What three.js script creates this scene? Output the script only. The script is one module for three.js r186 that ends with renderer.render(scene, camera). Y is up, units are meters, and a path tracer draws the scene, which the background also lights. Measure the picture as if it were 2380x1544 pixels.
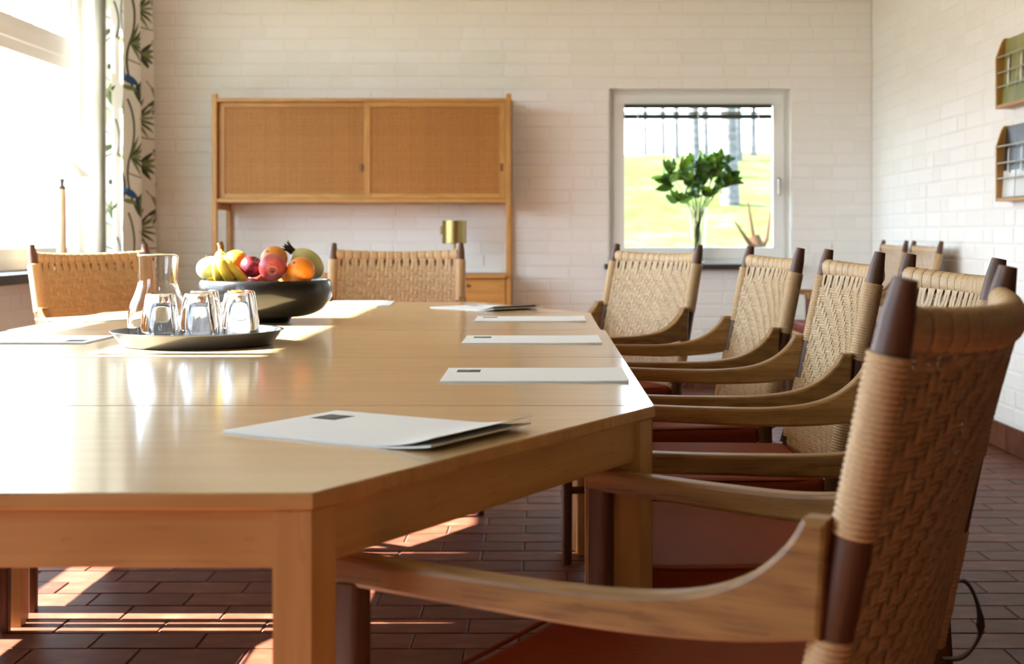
import * as THREE from 'three';
import { RoundedBoxGeometry } from 'three/addons/geometries/RoundedBoxGeometry.js';
import { mergeGeometries, mergeVertices } from 'three/addons/utils/BufferGeometryUtils.js';

// ------------------------------------------------------------------ camera, sky, sun, exposure
const scene = new THREE.Scene();
const FX = 3170, CX = 1261, CY = 543, CAMY = 0.944;               // focal length and vanishing point in the 2380 x 1544 frame
const camera = new THREE.PerspectiveCamera(2 * Math.atan(772 / FX) * 180 / Math.PI, 2380 / 1544, 0.05, 400);
camera.position.set(0, CAMY, 0);
camera.setViewOffset(2380, 1544, 1190 - CX, 772 - CY, 2380, 1544);  // level camera, lens shifted
camera.focus = 2.35; camera.userData.fStop = 7;                      // sharp at the middle chairs, soft at the end wall
const renderer = new THREE.WebGLRenderer();
renderer.toneMapping = THREE.LinearToneMapping;
renderer.toneMappingExposure = 4.0;
renderer.shadowMap.enabled = true;

const SUN_TAN = 0.76;
const sun = new THREE.DirectionalLight(0xf7fcff, 20);
sun.position.set(-12 - 2.5, 12 * SUN_TAN + 1, -4.6);
sun.target.position.set(-2.5, 1, -4.6);
sun.castShadow = true; sun.shadow.mapSize.set(4096, 4096);
Object.assign(sun.shadow.camera, { left: -9, right: 9, top: 8, bottom: -8, near: 1, far: 40 });
scene.add(sun, sun.target);
{                                                                   // bright hazy spring sky
  const W = 64, H = 32, a = new Float32Array(W * H * 4);
  for (let j = 0; j < H; j++) for (let i = 0; i < W; i++) {
    const e = Math.max(0, Math.sin(((j + 0.5) / H - 0.5) * Math.PI)), k = Math.pow(e, 0.6), o = (j * W + i) * 4;
    a[o] = 2.1 - 0.85 * k; a[o + 1] = 2.55 - 0.65 * k; a[o + 2] = 2.95 - 0.3 * k; a[o + 3] = 1;
  }
  const t = new THREE.DataTexture(a, W, H, THREE.RGBAFormat, THREE.FloatType);
  t.mapping = THREE.EquirectangularReflectionMapping; t.magFilter = THREE.LinearFilter; t.wrapS = THREE.RepeatWrapping; t.needsUpdate = true;
  scene.background = t;
}

// ------------------------------------------------------------------ helpers
let seed = 7;
const rnd = () => { seed = (seed + 0x6d2b79f5) | 0; let t = Math.imul(seed ^ (seed >>> 15), 1 | seed); t = (t + Math.imul(t ^ (t >>> 7), 61 | t)) ^ t; return ((t ^ (t >>> 14)) >>> 0) / 4294967296; };
const rr = (a, b) => a + (b - a) * rnd();
const v3 = (x, y, z) => new THREE.Vector3(x, y, z);
const lerp = THREE.MathUtils.lerp, clamp = THREE.MathUtils.clamp, PI = Math.PI;
const onPlane = (u, v, Y) => { const d = (CAMY - Y) * FX / (v - CY); return v3((u - CX) * d / FX, Y, -d); };        // pixel to a point on a level surface
const onDepth = (u, v, d) => v3((u - CX) * d / FX, CAMY - (v - CY) * d / FX, -d);
const pixelOf = (p) => [CX + p.x * FX / -p.z, CY + (CAMY - p.y) * FX / -p.z];
const hash = (x, y, s) => { let h = Math.imul(x, 374761393) ^ Math.imul(y, 668265263) ^ Math.imul(s, 2246822519); h = Math.imul(h ^ (h >>> 13), 1274126177); return ((h ^ (h >>> 16)) >>> 0) / 4294967296; };
function vnoise(x, y, s = 1, px = 0, py = 0) {
  const ix = Math.floor(x), iy = Math.floor(y), fx = x - ix, fy = y - iy, u = fx * fx * (3 - 2 * fx), v = fy * fy * (3 - 2 * fy);
  const m = (a, p) => (p ? ((a % p) + p) % p : a);
  const h = (a, b) => hash(m(a, px), m(b, py), s);
  return lerp(lerp(h(ix, iy), h(ix + 1, iy), u), lerp(h(ix, iy + 1), h(ix + 1, iy + 1), u), v);
}
const fbm = (x, y, s, o = 4) => { let a = 0, w = 0.5, t = 0; for (let i = 0; i < o; i++) { a += w * vnoise(x, y, s + i); t += w; x *= 2; y *= 2; w *= 0.5; } return a / t; };
const taken = new Map();
function numbered(n) { const k = taken.get(n) ?? 0; taken.set(n, k + 1); return k ? n + '_' + String(k).padStart(3, '0') : n; }
function obj(name, geo, mat, parent = scene) {
  const m = new THREE.Mesh(geo, mat); m.castShadow = m.receiveShadow = true;
  m.name = parent === scene ? numbered(name) : name; parent.add(m); return m;
}
function tag(o, label, category, group) { o.userData.label = label; o.userData.category = category; if (group) o.userData.group = group; return o; }
function thing(name, label, category, p = v3(0, 0, 0), turn = 0, group) {
  const g = new THREE.Group(); g.name = numbered(name); g.position.copy(p); g.rotation.y = turn; scene.add(g); return tag(g, label, category, group);
}
function structure(o, label) { o.userData.kind = 'structure'; if (label) o.userData.label = label; return o; }
function merge(list) {
  const ind = list.every((g) => g.index);
  const l = list.map((g) => (ind || !g.index ? g : g.toNonIndexed()));
  const keys = l.reduce((k, g) => k.filter((n) => g.attributes[n]), ['position', 'normal', 'uv', 'color']);
  for (const g of l) for (const n of Object.keys(g.attributes)) if (!keys.includes(n)) g.deleteAttribute(n);
  return mergeGeometries(l);
}
// texture coordinates in metres, u along the grain
function boxUV(g, grain = 'x', ou = 0, ov = 0) {
  const p = g.attributes.position, n = g.attributes.normal, a = new Float32Array(p.count * 2), ax = { x: 0, y: 1, z: 2 }[grain];
  for (let i = 0; i < p.count; i++) {
    const N = [Math.abs(n.getX(i)), Math.abs(n.getY(i)), Math.abs(n.getZ(i))], P = [p.getX(i), p.getY(i), p.getZ(i)];
    const dom = N[0] >= N[1] && N[0] >= N[2] ? 0 : N[1] >= N[2] ? 1 : 2, rest = [0, 1, 2].filter((k) => k !== dom);
    const ui = rest.includes(ax) ? ax : rest[0], vi = rest.find((k) => k !== ui);
    a[i * 2] = P[ui] + ou; a[i * 2 + 1] = P[vi] + ov + dom * 0.37;
  }
  return g.setAttribute('uv', new THREE.BufferAttribute(a, 2));
}
let uvShift = 0;
function rbox(w, h, d, x = 0, y = 0, z = 0, r = 0.002, grain) {
  const g = new RoundedBoxGeometry(w, h, d, 2, Math.min(r, w / 2.01, h / 2.01, d / 2.01)).translate(x, y, z);
  uvShift += 0.173;
  return boxUV(g, grain ?? (w >= h && w >= d ? 'x' : h >= d ? 'y' : 'z'), uvShift, uvShift * 1.7);
}
const bx = (x0, x1, y0, y1, z0, z1, r, grain) => rbox(x1 - x0, y1 - y0, z1 - z0, (x0 + x1) / 2, (y0 + y1) / 2, (z0 + z1) / 2, r, grain);
function extrude(pts, depth, bevel = 0.0015, seg = 1, grain = 'x') {                  // polygon in x, y pushed along +z
  const g = new THREE.ExtrudeGeometry(new THREE.Shape(pts.map(([x, y]) => new THREE.Vector2(x, y))), { depth: depth - 2 * bevel, bevelEnabled: bevel > 0, bevelSize: bevel, bevelThickness: bevel, bevelOffset: -bevel, bevelSegments: seg });
  g.translate(0, 0, bevel); return boxUV(g, grain);
}
function slab(pts, y0, y1, bevel = 0.0015, grain = 'x') {                             // polygon in x, z (plan) between two heights
  const g = extrude(pts.map(([x, z]) => [x, -z]), y1 - y0, bevel).rotateX(-PI / 2).translate(0, y0, 0); g.computeVertexNormals(); return boxUV(g, grain);
}
const tube = (pts, r, n = 24, k = 8) => new THREE.TubeGeometry(new THREE.CatmullRomCurve3(pts), n, r, k);
function lathe(pts, seg = 48) { return new THREE.LatheGeometry(pts.map(([r, y]) => new THREE.Vector2(r, y)), seg); }
// section swept along points; ring(i, t) gives [[offset along a, offset along b], ...]
function sweep(path, ringAt, up = v3(0, 1, 0), caps = true) {
  const n = path.length, pos = [], uv = [], idx = []; let k = 0, len = 0;
  if (Math.abs(path[n - 1].clone().sub(path[0]).normalize().dot(up.clone().normalize())) > 0.9) up = v3(0, 0, 1);
  for (let i = 0; i < n; i++) {
    const T = path[Math.min(i + 1, n - 1)].clone().sub(path[Math.max(i - 1, 0)]).normalize(), A = v3(0, 0, 0).crossVectors(up, T).normalize(), B = v3(0, 0, 0).crossVectors(T, A);
    const ring = ringAt(i, i / (n - 1)); k = ring.length; if (i) len += path[i].distanceTo(path[i - 1]);
    let c = 0;
    for (let j = 0; j <= k; j++) {
      const [a, b] = ring[j % k]; if (j) { const [a0, b0] = ring[j - 1]; c += Math.hypot(a - a0, b - b0); }
      const P = path[i].clone().addScaledVector(A, a).addScaledVector(B, b); pos.push(P.x, P.y, P.z); uv.push(len, c);
    }
  }
  const m = k + 1;
  for (let i = 0; i < n - 1; i++) for (let j = 0; j < k; j++) idx.push(i * m + j, i * m + j + 1, (i + 1) * m + j, (i + 1) * m + j, i * m + j + 1, (i + 1) * m + j + 1);
  if (caps) for (const e of [0, n - 1]) {
    const s = pos.length / 3; let cx = 0, cy = 0, cz = 0;
    for (let j = 0; j < k; j++) { const o = (e * m + j) * 3; cx += pos[o]; cy += pos[o + 1]; cz += pos[o + 2]; pos.push(pos[o], pos[o + 1], pos[o + 2]); uv.push(j / k * 0.03, 0); }
    pos.push(cx / k, cy / k, cz / k); uv.push(0.01, 0.01);
    for (let j = 0; j < k; j++) e ? idx.push(s + j, s + (j + 1) % k, s + k) : idx.push(s + (j + 1) % k, s + j, s + k);
  }
  const g = new THREE.BufferGeometry();
  g.setAttribute('position', new THREE.Float32BufferAttribute(pos, 3)); g.setAttribute('uv', new THREE.Float32BufferAttribute(uv, 2)); g.setIndex(idx); g.computeVertexNormals(); return g;
}
const oval = (a, b, k = 12, p = 1) => Array.from({ length: k }, (_, j) => { const t = -j / k * 2 * PI, c = Math.cos(t), s = Math.sin(t); return [a * Math.sign(c) * Math.abs(c) ** p, b * Math.sign(s) * Math.abs(s) ** p]; });

// ------------------------------------------------------------------ procedural textures
function dataTex(W, H, f, srgb = true, rep = [1, 1], wrap = THREE.RepeatWrapping) {
  const a = new Uint8Array(W * H * 4);
  for (let j = 0; j < H; j++) for (let i = 0; i < W; i++) { const c = f(i / W, j / H, i, j), o = (j * W + i) * 4; a[o] = clamp(c[0], 0, 255); a[o + 1] = clamp(c[1], 0, 255); a[o + 2] = clamp(c[2], 0, 255); a[o + 3] = 255; }
  const t = new THREE.DataTexture(a, W, H); t.wrapS = t.wrapT = wrap; t.magFilter = THREE.LinearFilter; t.minFilter = THREE.LinearMipmapLinearFilter; t.generateMipmaps = true;
  if (srgb) t.colorSpace = THREE.SRGBColorSpace; t.repeat.set(rep[0], rep[1]); t.needsUpdate = true; return t;
}
const rgb = (h) => [(h >> 16) & 255, (h >> 8) & 255, h & 255], mix3 = (a, b, t) => a.map((x, i) => x + (b[i] - x) * t);
function woodTex(light, dark, s, { rings = 9, fibre = 70, pores = 0.25, len = 0.9, wide = 0.45 } = {}) {
  const L = rgb(light), D = rgb(dark);
  return dataTex(512, 512, (u, v) => {
    const warp = fbm(u * 2.2, v * 3, s, 3), g = 0.5 + 0.5 * Math.sin((v * rings + warp * 3.2) * 2 * PI), f = fbm(u * 5, v * fibre, s + 9, 3), p = vnoise(u * 22, v * 210, s + 17) > 1 - pores * 0.5 ? 1 : 0, b = fbm(u * 1.3, v * 2, s + 30, 2);
    return mix3(L, D, clamp(g * 0.28 + f * 0.55 + b * 0.25 - 0.22 + p * 0.28, 0, 1));
  }, true, [1 / len, 1 / wide], THREE.MirroredRepeatWrapping);
}
const noiseTex = (n, s, k = 6, rep = 1) => dataTex(n, n, (u, v) => { const q = 255 * fbm(u * k, v * k, s, 5); return [q, q, q]; }, false, [rep, rep], THREE.MirroredRepeatWrapping);
const std = (o) => new THREE.MeshStandardMaterial(o), phys = (o) => new THREE.MeshPhysicalMaterial(o);
const grainBump = noiseTex(256, 5, 24, 4), softBump = noiseTex(256, 8, 9, 3);

const M = {};
M.beech = phys({ map: woodTex(0xdfc18f, 0xcda971, 11, { rings: 5, fibre: 60, pores: 0.2, len: 1.1, wide: 0.5 }), roughness: 0.34, clearcoat: 0.85, clearcoatRoughness: 0.13 });
M.beechEdge = std({ map: woodTex(0xcb9a5e, 0xa97840, 12, { rings: 4, fibre: 60, pores: 0.2 }), roughness: 0.42 });
M.oak = std({ map: woodTex(0xc4924a, 0x9c6828, 21, { rings: 8, fibre: 55, pores: 0.35 }), roughness: 0.45 });
M.oakDark = std({ map: woodTex(0x85592a, 0x623c18, 22, { rings: 8, fibre: 55, pores: 0.35 }), roughness: 0.45 });
M.armWood = std({ map: woodTex(0xa87d45, 0x704c24, 31, { rings: 10, fibre: 46, pores: 0.5, len: 0.6, wide: 0.3 }), roughness: 0.4 });
M.postWood = std({ map: woodTex(0x6a4329, 0x452a19, 41, { rings: 8, fibre: 44, pores: 0.4, len: 0.6, wide: 0.3 }), roughness: 0.46 });
const caneTex = dataTex(256, 64, (u, v) => mix3(rgb(0xd9b688), rgb(0xa98553), clamp(fbm(u * 6, v * 22, 51, 3) * 0.9 - 0.1, 0, 1)), true, [6, 40]);
M.cane = std({ map: caneTex, roughness: 0.5, vertexColors: true, side: THREE.DoubleSide });
M.caneDoor = std({ map: caneTex.clone(), color: 0xe3b868, roughness: 0.55, vertexColors: true, side: THREE.DoubleSide });
M.leather = phys({ color: 0x7c3216, roughness: 0.6, specularIntensity: 0.3, bumpMap: noiseTex(256, 61, 40, 5), bumpScale: 0.0006 });
M.strap = std({ color: 0x2f1a14, roughness: 0.6, side: THREE.DoubleSide });
M.paint = std({ color: 0xf3f0ea, roughness: 0.62, bumpMap: softBump, bumpScale: 0.0012 });
M.brickA = std({ color: 0xf5f1e8, roughness: 0.6, bumpMap: softBump, bumpScale: 0.0016 });
M.brickB = std({ color: 0xf3efe5, roughness: 0.64, bumpMap: softBump, bumpScale: 0.0018 });
M.brickC = std({ color: 0xf6f2ea, roughness: 0.58, bumpMap: softBump, bumpScale: 0.0014 });
M.mortar = std({ color: 0xf1ede4, roughness: 0.8, bumpMap: grainBump, bumpScale: 0.001 });
M.panelling = std({ map: woodTex(0x5a3a22, 0x3a2414, 25), roughness: 0.5 });
M.white = std({ color: 0xf3f1ea, roughness: 0.4 });
M.ceiling = std({ color: 0xf2f0eb, roughness: 0.8 });
M.slate = std({ color: 0x34302a, roughness: 0.45, bumpMap: softBump, bumpScale: 0.0006 });
M.glass = phys({ color: 0xffffff, roughness: 0, transmission: 1, thickness: 0, ior: 1.45 });
M.crystal = phys({ color: 0xffffff, roughness: 0.0, transmission: 1, thickness: 0.01, ior: 1.48 });
M.black = phys({ color: 0x0f0d0c, roughness: 0.35, specularIntensity: 0.4, clearcoat: 0.55, clearcoatRoughness: 0.07 });
M.tray = phys({ color: 0x303032, roughness: 0.42, clearcoat: 0.6, clearcoatRoughness: 0.08 });
M.brass = std({ color: 0xa18d58, roughness: 0.34, metalness: 1 });
M.steel = std({ color: 0xb9b6ae, roughness: 0.3, metalness: 1 });
M.darkMetal = std({ color: 0x3c3b33, roughness: 0.45 });
const tileTex = dataTex(256, 256, (u, v) => mix3(rgb(0xffffff), rgb(0xb9a79c), clamp(fbm(u * 8, v * 8, 71, 4) * 1.3 - 0.35, 0, 1)), true, [3, 3], THREE.MirroredRepeatWrapping);
M.tiles = [0x73452f, 0x6d402c, 0x7a4b35, 0x663b29].map((c) => phys({ color: c, map: tileTex, roughness: 0.5, specularIntensity: 0.55, bumpMap: softBump, bumpScale: 0.0008 }));
M.grout = std({ color: 0x5c3d31, roughness: 0.9 });

// ------------------------------------------------------------------ room: floor, walls, ceiling
const XL = -2.505, XR = 2.02, DB = 8.35, ZF = 4.5, HC = 2.95, TW = 0.3;       // left and right wall, back wall depth, wall behind the camera, ceiling height, wall thickness
const PITCH = 0.0775, ST = 0.267, HD = 0.1375, JOINT = 0.011, PROUD = 0.0034;
const brickGeo = (len) => {                                                    // front at +z, chamfered edges
  const w = (len - JOINT) / 2, h = (PITCH - JOINT) / 2, c = 0.003;
  const P = [[-w, -h, 0], [w, -h, 0], [w, h, 0], [-w, h, 0], [-w, -h, PROUD - c * 0.6], [w, -h, PROUD - c * 0.6], [w, h, PROUD - c * 0.6], [-w, h, PROUD - c * 0.6], [-w + c, -h + c, PROUD], [w - c, -h + c, PROUD], [w - c, h - c, PROUD], [-w + c, h - c, PROUD]];
  const g = new THREE.BufferGeometry(), F = [[8, 9, 10, 11]]; for (let k = 0; k < 4; k++) { const n = (k + 1) % 4; F.push([k, n, n + 4, k + 4], [k + 4, n + 4, n + 8, k + 8]); }
  const pos = [], uv = []; for (const [a, b, c2, d] of F) for (const i of [a, b, c2, a, c2, d]) { pos.push(...P[i]); uv.push(P[i][0], P[i][1]); }
  g.setAttribute('position', new THREE.Float32BufferAttribute(pos, 3)); g.setAttribute('uv', new THREE.Float32BufferAttribute(uv, 2)); g.computeVertexNormals(); return g;
};
const cutGeos = new Map(), cutGeo = (len) => { const k = Math.round(len * 100); if (!cutGeos.has(k)) cutGeos.set(k, brickGeo(k / 100)); return cutGeos.get(k); };
// bricks of a wall: at(s, y) gives the place of a brick on the wall's face, s runs along it
function layBricks(wall, S0, S1, Y0, Y1, at, turn, holes, seenFirst) {
  const list = [];
  for (let k = 0, y = Y0; y + PITCH <= Y1 + 0.04; k++, y += PITCH) {
    let s = S0 - [0, 0.134, 0.268, 0.4, 0.07, 0.335][(k * 5 + (k % 3)) % 6] - (k % 2) * 0.02, q = k % 3;
    while (s < S1) {
      const len = q % 3 === 2 ? HD : ST; q++;
      let a = Math.max(s, S0), b = Math.min(s + len, S1); s += len;
      for (const h of holes) if (y + PITCH > h[2] + 0.02 && y < h[3] - 0.02) { if (a < h[0] && b > h[0]) b = h[0]; else if (a < h[1] && b > h[1]) a = h[1]; else if (a >= h[0] && b <= h[1]) b = a; }
      if (b - a < 0.04) continue;
      list.push({ s: (a + b) / 2, y: y + PITCH / 2, len: b - a });
    }
  }
  for (const b of list) { b.p = at(b.s, b.y); b.w = seenFirst(b.p); }
  list.sort((a, b) => b.w - a.w);
  const rest = [];
  list.forEach((b, i) => {
    const len = Math.round(b.len * 100) / 100, full = Math.abs(b.len - ST) < 1e-6 ? cutGeo(ST) : cutGeo(len), deep = rr(-0.0012, 0.0006);
    if (i < 300 && b.w > 0) { const m = obj('brick', full, [M.brickA, M.brickB, M.brickC][Math.floor(rnd() * 3)], wall); m.position.copy(b.p); m.rotation.y = turn; m.translateZ(deep); }
    else rest.push(full.clone().rotateY(turn).translate(b.p.x, b.p.y, b.p.z));
  });
  if (rest.length) { const m = obj('brick_courses', merge(rest), M.brickA, wall); m.userData.kind = 'stuff'; }
}
const inFrame = (p) => { const [u, v] = pixelOf(p); return p.z < -0.5 && u > -60 && u < 2440 && v > -40 && v < 1560; };
function panelWall(name, boxes, label) { const g = merge(boxes.map((b) => bx(...b, 0.0005))); return structure(obj(name, g, M.mortar), label); }

// back wall with one window opening
const WB = { x0: (1416 - CX) * DB / FX, x1: (1838 - CX) * DB / FX, y0: 0.76, y1: CAMY + (CY - 205) * DB / FX };
const wallBack = panelWall('wall_back', [
  [XL - TW, WB.x0, 0, HC, -DB - TW, -DB], [WB.x1, XR + TW, 0, HC, -DB - TW, -DB], [WB.x0, WB.x1, 0, WB.y0, -DB - TW, -DB], [WB.x0, WB.x1, WB.y1, HC, -DB - TW, -DB],
], 'white painted brick wall at the end of the room');
layBricks(wallBack, XL, XR, 0.12, 2.9, (s, y) => v3(s, y, -DB), 0, [[WB.x0, WB.x1, WB.y0, WB.y1]], (p) => {
  const [u, v] = pixelOf(p); if (!inFrame(p) || v > 745 || u < 300) return 0;
  return u > 500 && u < 1180 && v > 235 && v < 465 ? 0.1 : u > 1400 && v > 590 ? 0.4 : 1;
});
// right wall
const wallRight = panelWall('wall_right', [[XR, XR + TW, 0, HC, -DB, ZF]], 'white painted brick wall with two brochure racks');
layBricks(wallRight, -ZF, DB, 0.12, 2.9, (s, y) => v3(XR, y, -s), -PI / 2, [], (p) => (inFrame(p) ? 10 + p.z : 0));
// left wall with two wide window openings and a pier between them
const HEAD = 2.43, SILL = 0.762, WA = [2.54, 7.62], WN = [-0.55, 1.53];        // openings along the wall, as depth from the camera
const wallLeft = panelWall('wall_left', [
  [XL - TW, XL, 0, SILL, -DB, ZF], [XL - TW, XL, HEAD, HC, -DB, ZF], [XL - TW, XL, SILL, HEAD, -DB, -WA[1]], [XL - TW, XL, SILL, HEAD, -WA[0], -WN[1]], [XL - TW, XL, SILL, HEAD, -WN[0], ZF],
], 'white painted brick wall under and between the large windows');
layBricks(wallLeft, 5.2, DB, 0.12, 0.70, (s, y) => v3(XL, y, -s), PI / 2, [], (p) => (inFrame(p) ? 1 : 0));
structure(obj('wall_front', bx(XL - TW, XR + TW, 0, HC, ZF, ZF + TW, 0.0005), M.panelling), 'dark wood panelled wall behind the viewer');
structure(obj('ceiling', bx(XL - TW, XR + TW, HC, HC + 0.25, -DB - TW, ZF + TW, 0.0005), M.ceiling), 'white ceiling');

// floor of clay tiles in running bond
const floor = structure(obj('floor', bx(XL - TW, XR + TW, -0.3, -0.003, -DB - TW, ZF + TW, 0.0005), M.grout), 'floor of reddish brown rectangular clay tiles');
{
  const TL = 0.245, TD = 0.119, J = 0.006;
  const tileGeo = (l) => { const w = (l - J) / 2, d = (TD - J) / 2, c = 0.0018, y1 = 0, y0 = -0.006;
    const P = [[-w, y0, d], [w, y0, d], [w, y0, -d], [-w, y0, -d], [-w, y1 - c * 0.6, d], [w, y1 - c * 0.6, d], [w, y1 - c * 0.6, -d], [-w, y1 - c * 0.6, -d], [-w + c, y1, d - c], [w - c, y1, d - c], [w - c, y1, -d + c], [-w + c, y1, -d + c]];
    const F = [[8, 9, 10, 11]]; for (let k = 0; k < 4; k++) { const n = (k + 1) % 4; F.push([k, n, n + 4, k + 4], [k + 4, n + 4, n + 8, k + 8]); }
    const pos = [], uv = []; for (const [a, b, e, f] of F) for (const i of [a, b, e, a, e, f]) { pos.push(...P[i]); uv.push(P[i][0], P[i][2]); }
    const g = new THREE.BufferGeometry(); g.setAttribute('position', new THREE.Float32BufferAttribute(pos, 3)); g.setAttribute('uv', new THREE.Float32BufferAttribute(uv, 2)); g.computeVertexNormals(); return g; };
  const whole = tileGeo(TL), list = [], rest = [];
  for (let k = 0, z = -DB + 0.012 + TD / 2; z < ZF; k++, z += TD) for (let x = XL + (k % 2 ? 0 : -TL / 2); x < XR; x += TL) {
    const a = Math.max(x, XL), b = Math.min(x + TL, XR - 0.012); if (b - a < 0.03) continue;
    const p = v3((a + b) / 2, 0, z), [u, v] = pixelOf(p), f = inFrame(p);
    const shown = f && ((u < 660 && v > 1290) || (u > 820 && u < 1480 && v > 1170 && v < 1544) || (u > 2170 && v > 1010));
    list.push({ p, len: b - a, w: shown ? 10 + z : 0 });
  }
  list.sort((a, b) => b.w - a.w);
  list.forEach((t, i) => {
    const g = Math.abs(t.len - TL) < 1e-4 ? whole : tileGeo(t.len), dy = rr(-0.0006, 0.0004), mat = M.tiles[Math.floor(rnd() * 4)];
    if (i < 300 && t.w > 0) { const m = obj('tile', g, mat, floor); m.position.set(t.p.x, dy, t.p.z); } else rest.push(g.clone().translate(t.p.x, dy, t.p.z));
  });
  const m = obj('tile_field', merge(rest), M.tiles[0], floor); m.userData.kind = 'stuff';
  // skirting of tiles standing on edge
  const skR = structure(obj('baseboard_right', bx(XR - 0.006, XR, 0.0, 0.112, -DB, ZF, 0.0005), M.grout), 'skirting of red clay tiles along the right wall');
  for (let z = -DB, i = 0; z < -0.5; z += 0.245, i++) { const t = obj('tile', rbox(0.012, 0.112, 0.239, XR - 0.009, 0.0575, z + 0.1225, 0.002), M.tiles[i % 3], skR); t.castShadow = true; }
  const skB = structure(obj('baseboard_back', bx(XL, XR, 0.0, 0.112, -DB, -DB + 0.006, 0.0005), M.grout), 'skirting of red clay tiles along the end wall');
  for (let x = XL, i = 0; x < XR - 0.2; x += 0.245, i++) obj('tile', rbox(0.239, 0.112, 0.012, x + 0.1225, 0.0575, -DB + 0.009, 0.002), M.tiles[i % 3], skB);
}

// ------------------------------------------------------------------ windows
function sash(parent, plane, a0, a1, y0, y1, w, off, depth) {       // frame round one pane; plane 'x' lies in x, y and 'z' lies in z, y
  const B = (p0, p1, q0, q1) => (plane === 'x' ? bx(p0, p1, q0, q1, off - depth / 2, off + depth / 2, 0.004) : bx(off - depth / 2, off + depth / 2, q0, q1, p0, p1, 0.004));
  const f = obj('sash', merge([B(a0, a1, y0, y0 + w), B(a0, a1, y1 - w, y1), B(a0, a0 + w, y0 + w, y1 - w), B(a1 - w, a1, y0 + w, y1 - w)]), M.white, parent);
  const g = plane === 'x' ? new THREE.PlaneGeometry(a1 - a0 - 2 * w + 0.01, y1 - y0 - 2 * w + 0.01).translate((a0 + a1) / 2, (y0 + y1) / 2, off) : new THREE.PlaneGeometry(a1 - a0 - 2 * w + 0.01, y1 - y0 - 2 * w + 0.01).rotateY(PI / 2).translate(off, (y0 + y1) / 2, (a0 + a1) / 2);
  obj('pane', g, M.glass, f); return f;
}
{ // square window in the end wall
  const w = structure(new THREE.Group(), 'square white framed window in the end wall'); w.name = 'window_1'; scene.add(w);
  const { x0, x1, y0, y1 } = WB, zf = -DB - 0.10, t = 0.028;
  const B = (a, b, c, d) => bx(a, b, c, d, zf - 0.08, zf + 0.02, 0.003);
  obj('window_frame', merge([B(x0, x0 + t, y0, y1), B(x1 - t, x1, y0, y1), B(x0 + t, x1 - t, y1 - t, y1), B(x0 + t, x1 - t, y0, y0 + t)]), M.white, w);
  const s = sash(w, 'x', x0 + t, x1 - t, y0 + t, y1 - t, 0.07, zf + 0.005, 0.06);
  const lev = obj('handle', merge([rbox(0.02, 0.06, 0.012, 0, 0, 0, 0.004), rbox(0.016, 0.1, 0.014, 0, -0.03, 0.022, 0.006), rbox(0.014, 0.014, 0.03, 0, 0.005, 0.012, 0.004)]), M.steel, s);
  lev.position.set(x1 - t - 0.036, 1.26, zf + 0.042);
  obj('window_sill', bx(x0 - 0.03, x1 + 0.03, 0.725, 0.758, -DB - 0.11, -DB + 0.075, 0.004), M.slate, w);
}
{ // large windows along the left wall
  const makeWide = (n, a, b, lights, label) => {
    const w = structure(new THREE.Group(), label); w.name = 'window_' + n; scene.add(w);
    const xf = XL - 0.13, t = 0.05, TR = 1.935, B = (p, q, c, d) => bx(xf - 0.05, xf + 0.05, c, d, -q, -p, 0.003);
    obj('window_frame', merge([B(a, a + t, SILL, HEAD), B(b - t, b, SILL, HEAD), B(a + t, b - t, HEAD - t, HEAD), B(a + t, b - t, SILL, SILL + t)]), M.white, w);
    obj('transom', B(a + t, b - t, TR - 0.035, TR + 0.035), M.white, w);
    const step = (b - a - 2 * t) / lights;
    for (let i = 0; i < lights; i++) {
      const p = a + t + i * step, q = p + step; if (i) obj('mullion', B(p - 0.03, p + 0.03, SILL + t, HEAD - t), M.white, w);
      sash(w, 'z', -q + 0.03, -p - 0.03, SILL + t, TR - 0.035, 0.06, xf + 0.01, 0.055); sash(w, 'z', -q + 0.03, -p - 0.03, TR + 0.035, HEAD - t, 0.045, xf + 0.01, 0.055);
    }
    obj('window_sill', bx(XL - 0.12, XL + 0.17, SILL - 0.045, SILL, -b - 0.03, -a + 0.03, 0.004), M.slate, w);
  };
  makeWide(2, WA[0], WA[1], 2, 'wide white framed window with fanlights beside the curtain');
  makeWide(3, WN[0], WN[1], 2, 'white framed window beyond the brick pier');
}
{ // blind drawn up at the top of the square window
  const b = thing('venetian_blind', 'dark slatted blind drawn up at the top of the square window', 'blind'), z = -DB - 0.045;
  const x0 = (1452 - CX) * DB / FX, x1 = (1796 - CX) * DB / FX, Y = (v) => CAMY + (CY - v) * DB / FX;
  obj('headrail', bx(x0, x1, Y(250), Y(241), z - 0.013, z + 0.013, 0.002), M.darkMetal, b);
  for (let k = 0; k < 3; k++) obj('slat', rbox(x1 - x0, 0.0022, 0.024, (x0 + x1) / 2, Y(259.5 + k * 1.6), z, 0.001), M.darkMetal, b);
  obj('bottom_rail', bx(x0, x1, Y(275), Y(264.5), z - 0.013, z + 0.013, 0.002), M.darkMetal, b);
  for (const t of [0.09, 0.5, 0.91]) obj('ladder_cord', rbox(0.006, Y(250) - Y(276), 0.004, lerp(x0, x1, t), (Y(250) + Y(276)) / 2, z + 0.015, 0.001), M.white, b);
}

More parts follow.
